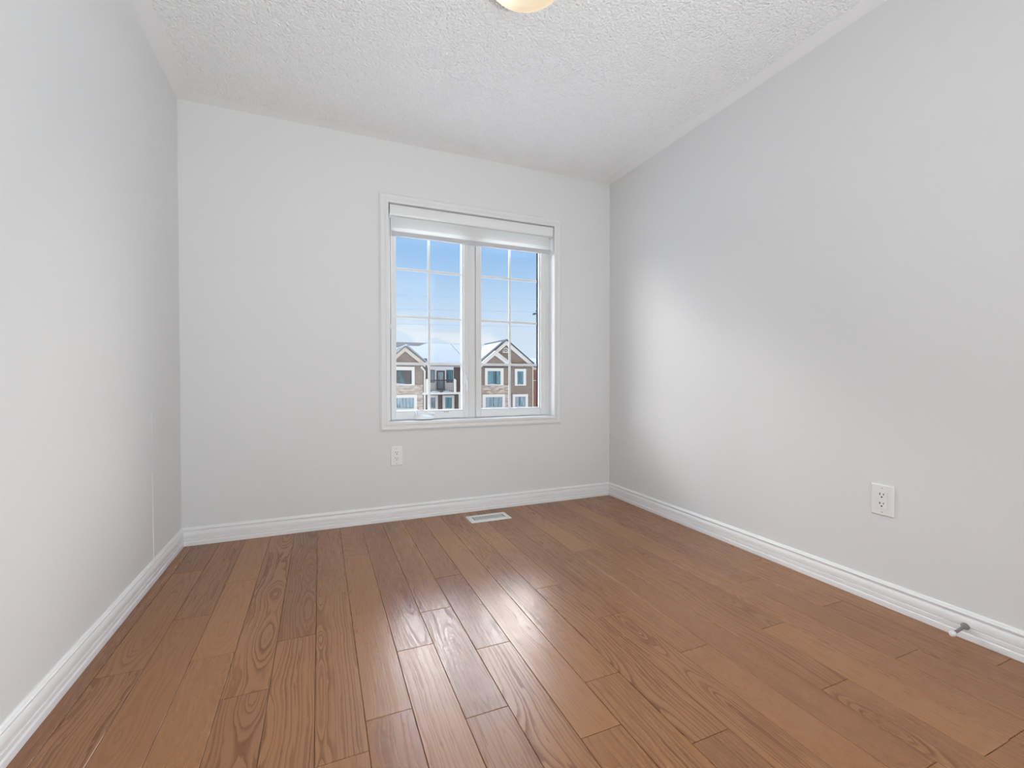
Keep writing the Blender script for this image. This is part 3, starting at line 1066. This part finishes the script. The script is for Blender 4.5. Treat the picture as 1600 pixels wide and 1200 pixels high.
for a_, b_ in ((672, 687.5), (690.5, 706)):
    x0, x1 = X(a_, YS), X(b_, YS)
    bm = NB()
    zz = Z(613.3, 690, YS)
    loft(bm, [[(x0 + (x1 - x0) * q, YS + .02, zz), (x0 + (x1 - x0) * q, YS + .9, zz), (x0 + (x1 - x0) * q, YS + .9, zz + h), (x0 + (x1 - x0) * q, YS + .05, zz + h * .8)]
              for q, h in ((0, .03), (.2, .18), (.5, .22), (.8, .16), (1, .03))])
    obj('balcony_snow', bm, M_SNOW, ha, smooth=True)
# windows under the balcony
facade_window(ha, M_HG4, (667, 683.6, 617.8, 641), (671, 679.6, 621, 638), YB)
facade_window(ha, M_HG1, (691, 709.2, 617.8, 641), (695, 705.4, 621, 638), YB)

# --- right townhouse
hb_ = thing('townhouse', 'brick townhouse with a double front gable seen through the right sash', 'house', (X(790), YF, GZ), 'townhouses across the street')
bm = NB()
box(bm, XS + .03, X(832.6), YF, YF + 8, GZ, Z(570))
obj('front_wall', bm, M_BRICK, hb_)
bm = NB()
box(bm, XS + .03, X(797), YF - .10, YF, GZ, Z(602))
obj('stone_veneer', bm, M_STONE, hb_)
bm = NB()
box(bm, X(831.6), X(833), YF - .06, YF, GZ, Z(571, 832))
obj('corner_trim', bm, M_HCREAM, hb_)
facade_window(hb_, M_HG1, (757.2, 786.1, 575.2, 602.2), (761.3, 781.4, 579.8, 600.6), YF, [(770.8, 771.6), (773.2, 775.4)])
facade_window(hb_, M_HG1, (803.8, 821.2, 576.2, 602.6), (807.6, 817.0, 580.2, 600.6), YF)
facade_window(hb_, M_HG3, (753.5, 788.4, 616.3, 639), (758.2, 784.2, 620.6, 636.5), YF - .1, [(770.2, 770.9)])
facade_window(hb_, M_HG3, (800.5, 824.2, 616.0, 639), (804.4, 820.4, 620, 635.8), YF, [(811.3, 812)])
bm = NB()
box(bm, XS + .03, X(846), YF - .34, YF, Z(571.6, 790), Z(568.4, 790))
obj('eaves_board', bm, M_HTRIM, hb_)
gable(hb_, (X(790.5), Z(531.6, 790)), (X(749), Z(568.3, 750)), (X(833), Z(568.9, 832)), YF, YF + 6.5, .50, M_SHINGLED, M_HTRIM, M_BRICK)
gable(hb_, (X(772.6, YF - .3), Z(549.4, 772, YF - .3)), (X(751, YF - .3), Z(568.0, 752, YF - .3)), (X(797, YF - .3), Z(568.4, 796, YF - .3)), YF - .3, YF + 1.0, .38, M_HTRIM, M_HTRIM, M_BRICK)
# arched gable ornament
bm = NB()
gc = at(790.3, 547.8, YF - .12)
for rr, a0, a1 in ((.30, 0, PI), (.15, 0, PI)):
    tube(bm, [(gc.x + rr * math.cos(a0 + (a1 - a0) * k / 12), gc.y, gc.z - .15 + rr * 1.35 * math.sin(a0 + (a1 - a0) * k / 12)) for k in range(13)], .045, 6)
box(bm, gc.x - .36, gc.x + .36, gc.y - .04, gc.y + .04, gc.z - .23, gc.z - .14)
obj('gable_ornament', bm, M_HTRIM, hb_)
bm = NB()
zr2 = zr
prism(bm, [(YF - .15, EAVE), (RIDGE_Y, zr2), (RIDGE_Y + 6, EAVE), (RIDGE_Y + 6, EAVE - .2), (RIDGE_Y, zr2 - .2), (YF - .15, EAVE - .2)], 'x', XS + .03, X(800))
obj('main_roof', bm, M_SHINGLED, hb_)
roof_snow(hb_, XS + .03, X(792), lambda x: 0.965 + .006 * math.sin(x * 5), zr2, 30)
# lower roof wing to the right with snow and a bare patch
bm = NB()
zr3 = Z(560.5, 832, YF + 2.5)
prism(bm, [(YF - .3, Z(570, 835)), (YF + 2.5, zr3), (YF + 7, Z(570, 835)), (YF + 7, Z(570, 835) - .2), (YF - .3, Z(570, 835) - .2)], 'x', X(818), X(852))
obj('wing_roof', bm, M_SHINGLED, hb_)
bm = NB()
za_ = Z(570, 835)
loft(bm, [[(X(q), YF - .36, za_ + .02), (X(q), YF - .3 + 2.8 * s, za_ + (zr3 - za_) * s), (X(q), YF - .34 + 2.8 * s, za_ + (zr3 - za_) * s + .05), (X(q), YF + .8 * s, za_ + .14 + (zr3 - za_) * s * .4)]
          for q, s in ((818, .3), (826, .35), (830, .45), (834, .7), (838, .97), (852, .97))])
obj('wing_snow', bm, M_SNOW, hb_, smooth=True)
# snow on the left slope of the big gable
bm = NB()
ax_, az_ = X(784.6), Z(536.6, 790) + .10
ex_, ez_ = X(749), Z(568.3, 750) + .10
prism(bm, [(ex_, ez_), (ax_, az_), (ax_ - .1, az_ + .06), (ex_ - .1, ez_ + .18)], 'y', YF - .1, YF + 5)
obj('gable_snow', bm, M_SNOW, hb_)

# --- red brick building further along
hc = thing('brick_building', 'red brown brick building edge right of the double gabled townhouse', 'building', (X(845), YF + .6, GZ))
wall_part(hc, 'front_wall', M_BRICKR, 831.5, 862, GZ, Z(576, 840, YF + .6), YF + .6, 7)
bm = NB()
box(bm, X(833, YF + .5), X(862, YF + .5), YF + .5, YF + .6, Z(595, 840, YF + .5), Z(594, 840, YF + .5))
box(bm, X(833, YF + .5), X(862, YF + .5), YF + .4, YF + .6, Z(578, 840, YF + .5), Z(574.5, 840, YF + .5))
obj('cream_band', bm, M_HCREAM, hc)

# --- street lamp
sl_y = 24.0
top = at(836.2, 490.5, sl_y)
pole_x = at(849, 490, sl_y).x
sl = thing('street_lamp', 'grey street lamp heads at the right edge of the window sky', 'street lamp', (pole_x, sl_y, GZ))
bm = NB()
tube(bm, [(pole_x, sl_y, GZ), (pole_x, sl_y, at(849, 486, sl_y).z)], [.11, .06], 10)
obj('pole', bm, M_POLE, sl, smooth=True)
for ph, pe, nm in (((832.4, 491.8), (837.8, 490.0), 0), ((837.2, 486.6), (842.5, 486.0), 1)):
    a_, b_ = at(*ph, sl_y), at(*pe, sl_y)
    bm = NB()
    tube(bm, [a_, a_ * .7 + b_ * .3 + Vector((0, 0, .03)), b_], [.03, .085, .05], 8)
    hd = obj('lamp_head', bm, M_POLE, sl, smooth=True)
    bm = NB()
    tube(bm, [b_, Vector((pole_x, sl_y, b_.z + .02))], .022, 6)
    obj('arm', bm, M_POLE, sl, smooth=True)

# --- overhead wires
for lab, (yl, yr) in (('highest of the faint overhead wires across the blue sky', (462.0, 469.5)), ('second highest faint overhead wire across the blue sky', (483.0, 488.5)),
                      ('third faint overhead wire, just below the middle grille bar', (506.0, 512.0))):
    A, B = at(600, yl, 18.0), at(870, yr, 18.0)
    d = B - A
    A2, B2 = A - d * 2.0, B + d * 2.0
    bm = NB()
    tube(bm, [A2 + (B2 - A2) * (k / 16) - Vector((0, 0, 0.25 * (1 - (2 * k / 16 - 1) ** 2) - .25)) for k in range(17)], .011, 6)
    o = obj('power_line', bm, M_WIRE, smooth=True)
    o['label'], o['category'], o['group'] = lab, 'power line', 'overhead wires'
